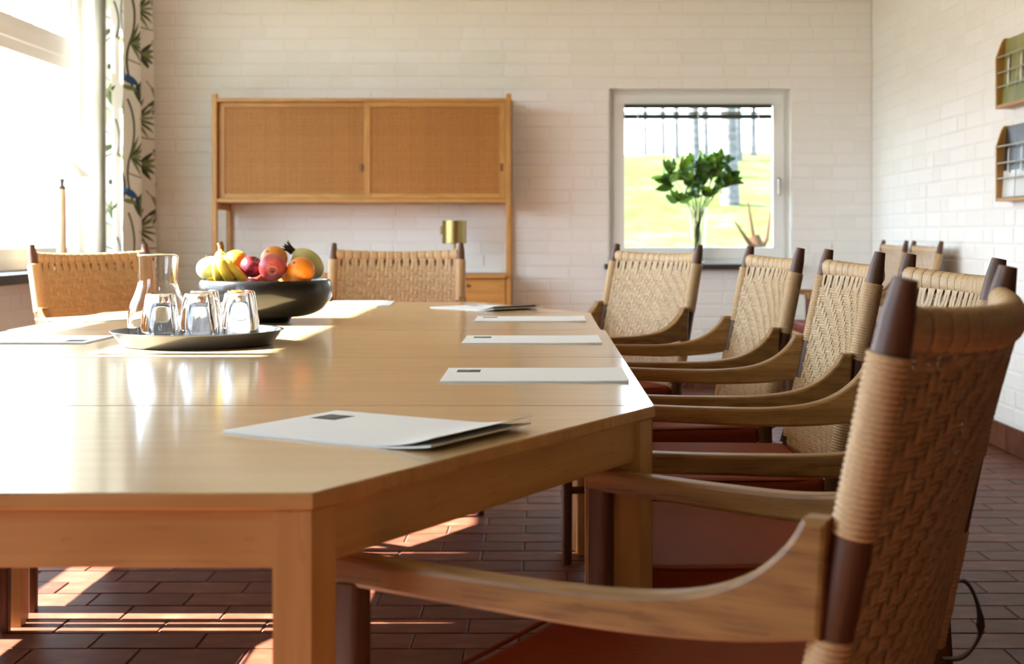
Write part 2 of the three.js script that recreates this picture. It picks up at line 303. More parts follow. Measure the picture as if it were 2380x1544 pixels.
// ------------------------------------------------------------------ outside: lawn, hillside, bare trees
const hillY = (x, d) => -0.25 + (d > 9.5 ? (d - 9.5) * 0.132 * clamp((d - 9.5) / 6, 0, 1) : 0) * clamp((x + 14) / 10, 0.25, 1) - (d > 34 ? (d - 34) * 0.13 : 0) + (fbm(x * 0.35 + 40, d * 0.35 + 40, 80, 3) - 0.5) * 0.5 * clamp((d - 9) / 5, 0, 1);
{
  const g = new THREE.PlaneGeometry(150, 150, 150, 150).rotateX(-PI / 2).translate(-20, 0, -20), p = g.attributes.position, uv = g.attributes.uv;
  for (let i = 0; i < p.count; i++) { const x = p.getX(i), d = -p.getZ(i); p.setY(i, x > XL - 3 && x < XR + 3 && d < DB + 2.5 ? -0.35 : hillY(x, d)); uv.setXY(i, x * 0.08, d * 0.08); }
  g.computeVertexNormals();
  const grass = dataTex(512, 512, (u, v) => { const n = fbm(u * 14, v * 14, 91, 5), f = fbm(u * 90, v * 90, 95, 2); return mix3(mix3([72, 79, 43], [90, 82, 64], clamp(n * 2.6 - 0.95, 0, 1)), [53, 61, 30], clamp(f * 1.4 - 0.5, 0, 1)); }, true, [1, 1], THREE.MirroredRepeatWrapping);
  structure(obj('ground', g, phys({ map: grass, roughness: 1, specularIntensity: 0 })), 'grassy slope outside the windows');
  const bark = dataTex(128, 256, (u, v) => mix3([104, 100, 95], [62, 59, 57], clamp(fbm(u * 20, v * 8, 97, 4) * 1.5 - 0.3, 0, 1)), true, [1, 1], THREE.MirroredRepeatWrapping);
  M.bark = std({ map: bark, roughness: 0.95 });
  M.birch = std({ map: dataTex(128, 256, (u, v) => mix3([205, 202, 196], [120, 116, 112], clamp(fbm(u * 6, v * 24, 98, 4) * 2.2 - 0.95, 0, 1)), true, [1, 1], THREE.MirroredRepeatWrapping), roughness: 0.9 });
  const tree = (x, d, r, h, label, group, bk = M.bark) => {
    const y = hillY(x, d) - 0.1, t = thing('bare_tree', label, 'tree', v3(x, y, -d), 0, group), path = [];
    for (let i = 0; i <= 10; i++) path.push(v3(Math.sin(i * 0.7 + x) * 0.05 * i * r * 3, h * i / 10, Math.cos(i * 0.9 + d) * 0.04 * i * r * 3));
    obj('trunk', sweep(path, (i, q) => oval(r * (1.25 - q * 0.85 + (i ? 0 : 0.25)), r * (1.25 - q * 0.85 + (i ? 0 : 0.25)), 9)), bk, t);
    for (let k = 0; k < 6; k++) { const s = path[3 + Math.floor(rnd() * 7)], a = rr(0, 6.28), L = rr(0.2, 0.38) * h, P = [0, 0.35, 0.7, 1].map((q) => v3(s.x + Math.cos(a + q * 0.4) * L * q * 0.75, s.y + L * q * (0.6 + q * 0.25), s.z + Math.sin(a + q * 0.4) * L * q * 0.75)); obj('branch', sweep(P, (i, q) => oval(r * (0.3 - 0.24 * q), r * (0.3 - 0.24 * q), 6)), bk, t); }
  };
  const T = (u, d, wpx, h, label, group, bk) => tree((u - CX) * d / FX, d, wpx * d / FX / 2, h, label, group, bk);
  T(1615, 27, 22, 9, 'slim grey tree trunk on the slope behind the bouquet', undefined);
  T(1697, 22, 32, 9, 'thick grey tree trunk on the slope right of the bouquet', undefined);
  for (const [u, d, w] of [[1541, 33, 9], [1572, 30, 11], [1640, 33, 12], [1715, 31, 16], [1752, 33, 10], [1500, 34, 8]]) T(u, d, w, 8, 'thin bare tree at the top of the slope outside the square window', 'thin trees on the crest');
  for (const [u, d, w] of [[18, 19, 14], [62, 24, 16], [110, 17, 20], [146, 21, 12]]) T(u, d, w, 7, 'pale birch tree seen through the wide window', 'trees outside the wide window', M.birch);
  const stumpWood = phys({ color: 0x4a3526, roughness: 1, specularIntensity: 0.1 });
  const stump = thing('tree_stump', 'weathered brown broken stump on the slope outside the square window', 'stump', v3((1772 - CX) * 14 / FX, hillY(2.25, 14) - 0.05, -14));
  obj('trunk', sweep([v3(0.05, 0, 0), v3(0.03, 0.3, 0), v3(-0.02, 0.55, 0.02), v3(-0.09, 0.75, 0)], (i, q) => oval(0.13 - q * 0.07, 0.12 - q * 0.06, 9)), stumpWood, stump);
  for (const [a, b, c] of [[-0.3, 0.9, 0.1], [0.1, 1.0, -0.1], [-0.15, 1.1, 0]]) obj('branch', sweep([v3(-0.04, 0.55, 0), v3(a * 0.6, 0.72, c), v3(a, b, c)], (i, q) => oval(0.035 - q * 0.025, 0.035 - q * 0.025, 6)), stumpWood, stump);
}

// ------------------------------------------------------------------ conference table of five modules
const TT = 0.71, TX = 0.1527, TXC = TX - 0.72, D0 = 1.2295, D1 = 1.8535, DM = 0.7255;   // top height, right edge, middle, near edge, first seam, module depth
const D4 = D1 + 3 * DM, D5 = D4 + 0.624;
{
  const legUnit = (P, i, s = 0.035, inset = 0.003) => {                  // four-sided leg fitted into corner i of the plan
    const n = P.length, C = new THREE.Vector2(...P[i]), A = new THREE.Vector2(...P[(i + n - 1) % n]).sub(C).normalize(), B = new THREE.Vector2(...P[(i + 1) % n]).sub(C).normalize();
    const k = inset / Math.sin(Math.acos(clamp(A.dot(B), -1, 1)));
    const O = C.clone().addScaledVector(A, k).addScaledVector(B, k), q = (a, b) => { const r = O.clone().addScaledVector(A, a).addScaledVector(B, b); return [r.x, r.y]; };
    return { pts: [q(0, 0), q(0, s), q(s, s), q(s, 0)], O, A, B, s };
  };
  const ccw = (pts) => { let a = 0; pts.forEach(([x, y], i) => { const [x2, y2] = pts[(i + 1) % pts.length]; a += x * y2 - x2 * y; }); return a; };
  const module = (P, label, dx = 0) => {                                 // plan polygon as [x, z], corners in order
    const cx = TXC + dx, cz = P.reduce((s, p) => s + p[1], 0) / P.length, t = thing('conference_table', label, 'table', v3(cx, 0, cz));
    const Q = P.map(([x, z]) => [x - TXC, z - cz]);
    const g = slab(ccw(Q.map(([x, z]) => [x, -z])) > 0 ? Q : Q.slice().reverse(), TT - 0.0155, TT, 0.0016, 'x');
    obj('tabletop', g, [M.beech, M.beechEdge], t);
    const L = Q.map((_, i) => legUnit(Q, i));
    L.forEach((l) => { const pl = ccw(l.pts.map(([x, z]) => [x, -z])) > 0 ? l.pts : l.pts.slice().reverse(); obj('leg', slab(pl, 0, TT - 0.0155, 0.002, 'y'), M.beechEdge, t); });
    Q.forEach((_, i) => {                                                // apron between neighbouring legs, set back a little
      const a = L[i], b = L[(i + 1) % Q.length], p0 = a.O.clone().addScaledVector(a.B, a.s), p1 = b.O.clone().addScaledVector(b.A, b.s), dir = p1.clone().sub(p0), len = dir.length(); dir.normalize();
      const cen = new THREE.Vector2(0, 0), mid = p0.clone().add(p1).multiplyScalar(0.5); let n = new THREE.Vector2(-dir.y, dir.x); if (n.dot(cen.clone().sub(mid)) < 0) n.negate();
      mid.addScaledVector(n, 0.005 + 0.01);
      const ap = rbox(len, 0.054, 0.02, 0, 0, 0, 0.0015, 'x'); ap.rotateY(-Math.atan2(dir.y, dir.x)).translate(mid.x, TT - 0.0155 - 0.027, mid.y); obj('apron', ap, M.beechEdge, t);
    });
  };
  const xl = TXC - 0.72, xr = TX, g = 0.0017, a = 0.36;
  module([[xl, -D1 + g], [xl + a, -D0], [xr - a, -D0], [xr, -D1 + g]], 'beech trapezoid table module at the near end, paper on its slanted corner');
  module([[xl, -D1 - DM + g], [xl, -D1 - g], [xr, -D1 - g], [xr, -D1 - DM + g]], 'beech rectangular table module next to the near trapezoid');
  module([[xl, -D1 - 2 * DM + g], [xl, -D1 - DM - g], [xr, -D1 - DM - g], [xr, -D1 - 2 * DM + g]], 'beech rectangular table module under the black tray');
  module([[xl, -D4 + g], [xl, -D1 - 2 * DM - g], [xr, -D1 - 2 * DM - g], [xr, -D4 + g]], 'beech rectangular table module under the fruit bowl', -0.011);
  module([[xl + a, -D5], [xl, -D4 - g], [xr, -D4 - g], [xr - a, -D5]], 'beech trapezoid table module at the end by the cabinet', -0.011);
}

// ------------------------------------------------------------------ cane chairs
// woven cane: place(s, t, lift) maps the sheet; s across, t up, lift out of the sheet in metres
function weave(place, W, H, nWarp, nWeft, warpW, weftW, amp, { block = 2, bare = 0, pinch = 0, plain = false } = {}) {
  const pos = [], uv = [], col = [], idx = [];
  const ribbon = (n, f, wide, tone) => {                                  // f(i, k): place at step i, k = -1, 0, 1 across
    const s0 = pos.length / 3;
    for (let i = 0; i < n; i++) for (let k = -1; k <= 1; k++) { const p = f(i, k); pos.push(p.x, p.y, p.z); uv.push(i * 0.01 + tone * 3.1, (k + 1) * wide / 2 + tone * 1.7); col.push(tone, tone * (0.9 + 0.1 * tone), tone * (0.8 + 0.2 * tone)); }
    for (let i = 0; i < n - 1; i++) for (let k = 0; k < 2; k++) { const a = s0 + i * 3 + k; idx.push(a, a + 1, a + 3, a + 3, a + 1, a + 4); }
  };
  const over = (i, j) => (plain ? ((i + j) % 2 ? 1 : -1) : (((i + Math.floor(j / block)) % 4) + 4) % 4 < 2 ? 1 : -1), tBare = 1 - bare;
  for (let j = 0; j < nWeft; j++) {
    const t0 = (j + 0.5) / nWeft * tBare, tone = 0.82 + 0.18 * hash(j, 3, 12);
    ribbon(nWarp + 2, (i, k) => place(clamp((i - 0.5) / nWarp, 0, 1), t0 + k * weftW / 2 / H, (i === 0 || i === nWarp + 1 ? 0 : over(i - 1, j) * amp) + (k ? -0.0004 : 0.0006)), weftW, tone);
  }
  for (let i = 0; i < nWarp; i++) {
    const tone = 0.84 + 0.16 * hash(i, 5, 13), steps = nWeft + 4;
    ribbon(steps, (q, k) => {
      const j = q - 1, t = q >= nWeft + 1 ? lerp(tBare, 1, (q - nWeft) / 3) : clamp((j + 0.5) / nWeft, 0, 1) * tBare;
      const inBare = clamp((t - tBare) / Math.max(bare, 1e-6), 0, 1), pull = pinch * Math.min(1, inBare * 3) * (i % 2 ? -1 : 1);
      return place((i + 0.5) / nWarp + pull / nWarp + k * warpW / 2 / W * (1 - 0.25 * (inBare > 0 ? Math.sin(inBare * PI) : 0)), t, (q === 0 || q > nWeft ? 0 : -over(i, j) * amp) + (k ? -0.0005 : 0.0007));
    }, warpW, tone);
  }
  const g = new THREE.BufferGeometry(); g.setAttribute('position', new THREE.Float32BufferAttribute(pos, 3)); g.setAttribute('uv', new THREE.Float32BufferAttribute(uv, 2)); g.setAttribute('color', new THREE.Float32BufferAttribute(col, 3)); g.setIndex(idx); g.computeVertexNormals(); return g;
}
const tinted = (g, tone = 0.94) => { const n = g.attributes.position.count, a = new Float32Array(n * 3); for (let i = 0; i < n; i++) { a[i * 3] = tone; a[i * 3 + 1] = tone * 0.985; a[i * 3 + 2] = tone * 0.96; } return g.setAttribute('color', new THREE.BufferAttribute(a, 3)); };
const TOP = 0.907, LEAN = Math.tan(11.5 * PI / 180), HW = 0.24, PR = 0.0178;
const postZ = (y) => (y > 0.45 ? -(y - 0.65) * LEAN : 0.0407 - 0.02 * Math.pow((0.45 - y) / 0.45, 2) - (0.45 - y) * 0.05);
function makeChair() {
  const t = new THREE.Group(), R0 = 0.845, R1 = 0.884;
  const bow = (y) => lerp(0.014, 0.042, clamp((y - 0.46) / 0.4, 0, 1) ** 1.3);
  const sheet = (off, y0, y1) => (s, q, lift) => { const y = lerp(y0, y1, q), a = s * 2 - 1; return v3(a * HW, y + lift * 0.2, postZ(y) - bow(y) * (1 - a * a) + off + Math.sign(off) * lift); };
  for (const sx of [-1, 1]) {
    const path = []; for (let i = 0; i <= 30; i++) { const y = TOP * i / 30; path.push(v3(sx * HW, y, postZ(y))); }
    obj('back_post', sweep(path, (i, q) => { const r = i === 30 ? 0.0105 : q > 0.9 ? lerp(PR, 0.0132, (q - 0.9) * 10) : q < 0.45 ? lerp(0.0125, PR, q / 0.45) : PR; return oval(r, r, 16); }), M.postWood, t);
    for (const [a, b] of [[0.693, R0], [0.47, 0.607]]) {
      const n = Math.round((b - a) / 0.0052), P = [];
      for (let i = 0; i <= n * 4; i++) { const y = lerp(a, b, i / (n * 4)); P.push(v3(sx * HW, y, postZ(y))); }
      obj('cane_binding', tinted(sweep(P, (i) => { const r = PR + [0.0003, 0.0015, 0.002, 0.0015][i % 4]; return oval(r, r, 14); }), 0.96), M.cane, t);
    }
  }
  // curved top rail bound with cane
  const railAt = (a) => { const y = (R0 + R1) / 2 - 0.008 * (1 - a * a); return v3(a * (HW - 0.004), y, postZ(y) - 0.045 * (1 - a * a)); };
  obj('top_rail', sweep(Array.from({ length: 41 }, (_, i) => railAt(i / 20 - 1)), () => oval(0.0125, 0.0185, 14, 0.85)), M.postWood, t);
  for (let k = 0; k < 15; k++) {                                          // pairs of cane strands wound over the rail
    const P = []; for (let i = 0; i <= 6; i++) P.push(railAt(((k + 0.5 + (i / 6 - 0.5) * 0.93) / 15 * 2 - 1) * 0.985));
    obj('rail_strands', tinted(sweep(P, (i) => { const e = [0.0003, 0.0021, 0.0024, 0.0016, 0.0024, 0.0021, 0.0003][i]; return oval(0.0125 + e, 0.0185 + e, 14, 0.85); }), 0.9 + 0.08 * hash(k, 2, 4)), M.cane, t);
  }
  const Y0 = 0.462, Y1 = R0 + 0.004;
  const back = merge([weave(sheet(0.011, Y0, Y1), 2 * HW, Y1 - Y0, 30, 66, 0.0132, 0.0047, 0.0017, { bare: 0.075, pinch: 0.13 }), weave(sheet(-0.011, Y0, Y1), 2 * HW, Y1 - Y0, 30, 72, 0.0132, 0.0047, 0.0017)]);
  obj('backrest', back, M.cane, t).userData.label = 'panel of tan woven cane';
  const low = []; for (let i = 0; i <= 40; i++) { const a = i / 20 - 1; low.push(v3(a * HW, 0.458, postZ(0.458) - 0.014 * (1 - a * a))); }
  obj('lower_rail', tinted(sweep(low, (i) => oval(0.0115 + (i % 2) * 0.001, 0.014, 10))), M.cane, t);
  // arms: a flat bar that sweeps up into the back post
  for (const sx of [-1, 1]) {
    const top = new THREE.CatmullRomCurve3([[0.493, 0.633], [0.4, 0.6285], [0.28, 0.6255], [0.19, 0.6265], [0.12, 0.636], [0.075, 0.655], [0.042, 0.684], [0.027, 0.708]].map(([z, y]) => v3(z, y, 0))).getPoints(28);
    const bot = new THREE.CatmullRomCurve3([[0.012, 0.607], [0.09, 0.5965], [0.2, 0.592], [0.35, 0.597], [0.493, 0.603]].map(([z, y]) => v3(z, y, 0))).getPoints(20);
    const pts = [...top.map((p) => [p.x, p.y]), [0.006, 0.708], ...bot.map((p) => [p.x, p.y])].reverse();
    const g = extrude(pts, 0.03, 0.005, 2).translate(0, 0, -0.015).rotateY(-PI / 2);                  // now z = length, x = thickness
    const p = g.attributes.position; for (let i = 0; i < p.count; i++) p.setX(i, p.getX(i) + sx * lerp(0.249, 0.278, clamp(p.getZ(i) / 0.5, 0, 1))); g.computeVertexNormals(); boxUV(g, 'z', sx);
    obj('armrest', g, M.armWood, t);
    const leg = []; for (let i = 0; i <= 8; i++) leg.push(v3(sx * 0.278, 0.605 * i / 8, 0.475));
    obj('front_leg', sweep(leg, (i, q) => oval(0.0165 - 0.001 * q - 0.0035 * (1 - q) ** 2, 0.0165 - 0.001 * q - 0.0035 * (1 - q) ** 2, 16, 0.55)), M.postWood, t);
    obj('side_rail', tinted(sweep(Array.from({ length: 41 }, (_, i) => v3(sx * lerp(0.252, 0.27, i / 40), 0.392, lerp(0.05, 0.465, i / 40))), (i) => oval(0.012 + (i % 2) * 0.0012, 0.016 + (i % 2) * 0.0012, 10))), M.cane, t);
    obj('stretcher', sweep([v3(sx * 0.24, 0.21, postZ(0.21)), v3(sx * 0.262, 0.21, 0.25), v3(sx * 0.277, 0.21, 0.475)], () => oval(0.009, 0.011, 8)), M.postWood, t);
    // leather tie of the cushion, looped round the back post
    const loop = sx > 0 ? [v3(0.225, 0.463, 0.06), v3(HW + 0.012, 0.48, 0.048), v3(HW + 0.0215, 0.495, 0.036), v3(HW + 0.0225, 0.5, 0.022), v3(HW + 0.0215, 0.48, 0.014), v3(HW + 0.018, 0.46, 0.02), v3(HW + 0.008, 0.452, 0.034)]
      : [v3(-0.225, 0.463, 0.06), v3(-HW - 0.012, 0.49, 0.045), v3(-HW - 0.022, 0.53, 0.02), v3(-HW - 0.022, 0.541, 0.0), v3(-HW - 0.023, 0.515, -0.015), v3(-HW - 0.021, 0.48, -0.017), v3(-HW - 0.016, 0.455, 0.0), v3(-HW - 0.004, 0.452, 0.02)];
    obj('tie_strap', sweep(new THREE.CatmullRomCurve3(loop).getPoints(36), () => [[0.005, 0.0012], [-0.005, 0.0012], [-0.005, -0.0012], [0.005, -0.0012]]), M.strap, t);
  }
  for (const [z, w] of [[0.468, 0.268], [0.045, 0.235]]) obj('seat_rail', tinted(sweep(Array.from({ length: 61 }, (_, i) => v3(lerp(-w, w, i / 60), 0.392, z)), (i) => oval(0.012 + (i % 2) * 0.0012, 0.016 + (i % 2) * 0.0012, 10))), M.cane, t);
  obj('seat', weave((s, q, lift) => v3((s * 2 - 1) * lerp(0.245, 0.268, q), 0.405 + lift, lerp(0.045, 0.468, q)), 0.5, 0.43, 28, 60, 0.014, 0.0062, 0.0015), M.cane, t);
  const cu = new RoundedBoxGeometry(0.49, 0.05, 0.44, 5, 0.02), cp = cu.attributes.position;
  for (let i = 0; i < cp.count; i++) { const x = cp.getX(i), z = cp.getZ(i), e = (1 - (x / 0.245) ** 2) * (1 - (z / 0.228) ** 2); cp.setY(i, cp.getY(i) + (cp.getY(i) > 0 ? 0.006 : 0) * e); cp.setX(i, x * (1 + 0.04 * z / 0.228)); }
  cu.computeVertexNormals(); boxUV(cu.translate(0, 0.434, 0.268), 'x');
  const c = obj('cushion', cu, M.leather, t); c.userData.label = 'reddish brown leather cushion';
  const pipe = (y) => { const P = []; for (let i = 0; i <= 64; i++) { const a = i / 64 * 2 * PI, cc = Math.cos(a), ss = Math.sin(a), p = 0.22, z = Math.sign(ss) * Math.abs(ss) ** p * 0.222; P.push(v3(Math.sign(cc) * Math.abs(cc) ** p * 0.24 * (1 + 0.04 * z / 0.228), y, 0.272 + z)); } return sweep(P, () => oval(0.0028, 0.0028, 6), v3(0, 1, 0), false); };
  obj('piping', merge([pipe(0.455), pipe(0.413)]), M.leather, c);
  return t;
}
const chair0 = makeChair();
let chairMade = false;
// placed by the middle of the back at the top, dir = the way the chair faces in plan (x, depth)
function chair(x, d, fx, fd, label, group) {
  const c = chairMade ? chair0.clone() : chair0; chairMade = true;
  const l = Math.hypot(fx, fd); fx /= l; fd /= l;
  const off = -postZ(TOP); c.name = numbered('cane_armchair'); c.position.set(x + fx * off, 0, -(d + fd * off)); c.rotation.set(0, Math.atan2(fx, -fd), 0);
  scene.add(c); return tag(c, label, 'chair', group);
}
const S6 = 0.861, C6 = 0.508, BACK = 0.514;
const nearMid = [TX - 0.18, (D0 + D1) / 2], farMid = [TX - 0.18, (D4 + D5) / 2];
chair(0.4105, 1.3254, -0.881, 0.475, 'cane armchair at the slanted near corner of the table, by the curled paper');
chair(0.667, 2.232, -1, 0, 'cane armchair at the first seat of the long side, next to the slanted near corner');
chair(0.667, 2.935, -1, 0, 'cane armchair in the middle of the long side row, facing the tray');
chair(0.625, 3.68, -0.99, 0.11 * -1, 'cane armchair beside the far slanted corner, facing the fruit bowl');
chair(farMid[0] + S6 * BACK - 0.03, farMid[1] + C6 * BACK, -S6, -C6, 'cane armchair at the far slanted corner in front of the square window');
chair(-0.549, D5 + 0.5, 0, -1, 'cane armchair at the end of the table in front of the cabinet');
chair(2 * TXC - farMid[0] - S6 * BACK + 0.03, farMid[1] + C6 * BACK - 0.02, S6, -C6, 'backlit cane armchair below the wide window, behind the carafe');
for (const d of [2.23, 2.95, 3.68]) chair(TXC - 0.72 - BACK, d, 1, 0, 'cane armchair on the window side of the long table', 'chairs on the window side');
chair(1.925, 6.82, -1, 0, 'cane armchair standing against the right wall, its shadow on the bricks');
chair(1.925, 7.45, -1, 0, 'cane armchair against the right wall in the corner by the end wall');
// tall cupboards along the right wall, beside and behind the viewer
for (const [d0, d1, doors] of [[2.2, 4.3, 3], [0.05, 2.15, 3], [-2.1, 0.0, 3]]) {
  const c = thing('tall_cupboard', d0 > 2 ? 'tall dark wooden cupboard by the brochure racks' : d0 > 0 ? 'tall dark wooden cupboard in the middle of the row' : 'tall dark wooden cupboard behind the viewer', 'cupboard', v3(XR - 0.03, 0, -(d0 + d1) / 2)), w = d1 - d0, dp = 0.36, H = 2.3;
  obj('carcass', rbox(dp, H - 0.08, w, -dp / 2, H / 2 + 0.04, 0, 0.003, 'y'), M.panelling, c); obj('plinth', rbox(dp - 0.04, 0.08, w - 0.02, -dp / 2 + 0.02, 0.04, 0, 0.002, 'z'), M.panelling, c);
  for (let i = 0; i < doors; i++) { const z = (i + 0.5 - doors / 2) * w / doors, d = obj('door', rbox(0.02, H - 0.1, w / doors - 0.006, -dp - 0.01, H / 2 + 0.04, z, 0.002, 'y'), M.panelling, c); obj('handle', rbox(0.018, 0.14, 0.014, -dp - 0.028, 1.05, z + w / doors / 2 - 0.05, 0.004), M.steel, d); }
}

// ------------------------------------------------------------------ wall cabinet with desk
{
  const DF = 7.95, X = (u) => (u - CX) * DF / FX, Y = (v) => CAMY + (CY - v) * DF / FX, zf = -DF, zb = -DB + 0.012;
  const c = thing('wall_desk_cabinet', 'golden oak cabinet with two sliding cane doors above a desk', 'cabinet', v3((X(492) + X(1188)) / 2, 0, (zf + zb) / 2));
  const lx = c.position.x, lz = c.position.z, B = (x0, x1, y0, y1, z0, z1, r, g) => bx(x0 - lx, x1 - lx, y0, y1, z0 - lz, z1 - lz, r ?? 0.003, g);
  const xl = X(492), xr = X(1188), yt = Y(228), yb = Y(469), pw = 0.03;
  for (const x of [xl, xr - pw]) for (const z of [zf - 0.0, zb]) obj('post', B(x, x + pw, 0, yt + 0.026, z === zb ? zb : zf - 0.032, z === zb ? zb + 0.03 : zf, 0.006, 'y'), M.oak, c);
  for (const x of [xl, xr - pw]) { obj('side_panel', B(x + 0.004, x + pw - 0.004, yb - 0.01, yt, zb + 0.03, zf - 0.032, 0.002, 'y'), M.oakDark, c); obj('side_rail', B(x + 0.004, x + pw - 0.004, yb - 0.045, yb - 0.012, zb + 0.03, zf - 0.032, 0.002, 'z'), M.oak, c); obj('side_rail', B(x + 0.004, x + pw - 0.004, 0.1, 0.14, zb + 0.03, zf - 0.032, 0.002, 'z'), M.oak, c); }
  const xi = xl + pw, xo = xr - pw;
  obj('top_board', B(xi, xo, yt - 0.02, yt, zb, zf - 0.004, 0.002), M.oak, c);
  obj('bottom_board', B(xi, xo, yb - 0.004, yb + 0.018, zb, zf - 0.004, 0.002), M.oak, c);
  obj('back_board', B(xi, xo, yb + 0.018, yt - 0.02, zb, zb + 0.008, 0.001), M.oakDark, c);
  const door = (x0, x1, z, hx) => {
    const y0 = yb + 0.019, y1 = yt - 0.021, s = 0.036, d = obj('sliding_door', merge([B(x0, x0 + s, y0, y1, z - 0.018, z, 0.002, 'y'), B(x1 - s, x1, y0, y1, z - 0.018, z, 0.002, 'y'), B(x0 + s, x1 - s, y0, y0 + s * 0.8, z - 0.018, z, 0.002, 'x'), B(x0 + s, x1 - s, y1 - s * 0.8, y1, z - 0.018, z, 0.002, 'x')]), M.oak, c);
    const W = x1 - x0 - 2 * s, H = y1 - y0 - 1.6 * s;
    const w = weave((a, q, lift) => v3(x0 + s + a * W - lx, y0 + s * 0.8 + q * H, z - 0.008 + lift - lz), W, H, Math.round(W / 0.0165), Math.round(H / 0.0105), 0.011, 0.0068, 0.0016, { plain: true });
    obj('cane_panel', w, M.caneDoor, d).userData.label = 'woven golden cane panel';
    obj('door_backing', B(x0 + s, x1 - s, y0 + s * 0.8, y1 - s * 0.8, z - 0.016, z - 0.012, 0.0005), M.oakDark, d);
    obj('finger_pull', B(hx - 0.009, hx + 0.009, Y(398), Y(380), z - 0.004, z + 0.002, 0.0015, 'y'), M.oakDark, d);
  };
  const xm = X(846);
  door(xi + 0.002, xm + 0.035, zf - 0.034, X(838)); door(xm, xo - 0.002, zf - 0.010, X(1166));
  // desk with drawers
  const yd = Y(638);
  obj('desk_top', B(xi, xo, yd - 0.022, yd, zb, zf + 0.02, 0.003), M.oak, c);
  obj('desk_body', B(xi, xo, 0.42, yd - 0.022, zb, zf - 0.018, 0.002), M.oakDark, c);
  const n = 5, w = (xo - xi) / n;
  for (let i = 0; i < n; i++) { const d = obj('drawer', B(xi + i * w + 0.003, xi + (i + 1) * w - 0.003, yd - 0.2, yd - 0.027, zf - 0.016, zf + 0.002, 0.002, 'x'), M.oak, c); obj('knob', new THREE.SphereGeometry(0.011, 14, 10).translate(xi + (i + 0.34) * w - lx, Y(664), zf + 0.011 - lz), M.oakDark, d); }
}
{ // brass lamp on the desk
  const d = 8.02, x = (1056 - CX) * d / FX, Y = (v) => CAMY + (CY - v) * d / FX, y0 = CAMY + (CY - 638) * 7.95 / FX;
  const l = thing('desk_lamp', 'small brass desk lamp with a drum shade on the cabinet desk', 'lamp', v3(x, y0, -d));
  const yt = Y(513) - y0, yb = Y(566) - y0, r = 0.071;
  obj('lamp_shade', lathe([[r, yb], [r, yt], [r - 0.002, yt], [r - 0.002, yb], [r, yb]], 40), M.brass, l);
  obj('shade_band', lathe([[r + 0.001, yb], [r + 0.0025, yb + 0.003], [r + 0.001, yb + 0.006]], 40), M.brass, l);
  obj('stem', lathe([[0.009, 0.012], [0.009, yt - 0.02], [0.0, yt - 0.018]], 16), M.brass, l);
  obj('shade_arm', rbox(0.012, 0.05, 0.02, -r - 0.004, (yt + yb) / 2 + 0.01, 0.0, 0.003), M.brass, l);
  obj('base', lathe([[0, 0], [0.06, 0], [0.06, 0.008], [0.012, 0.014], [0, 0.014]], 36), M.brass, l);
}

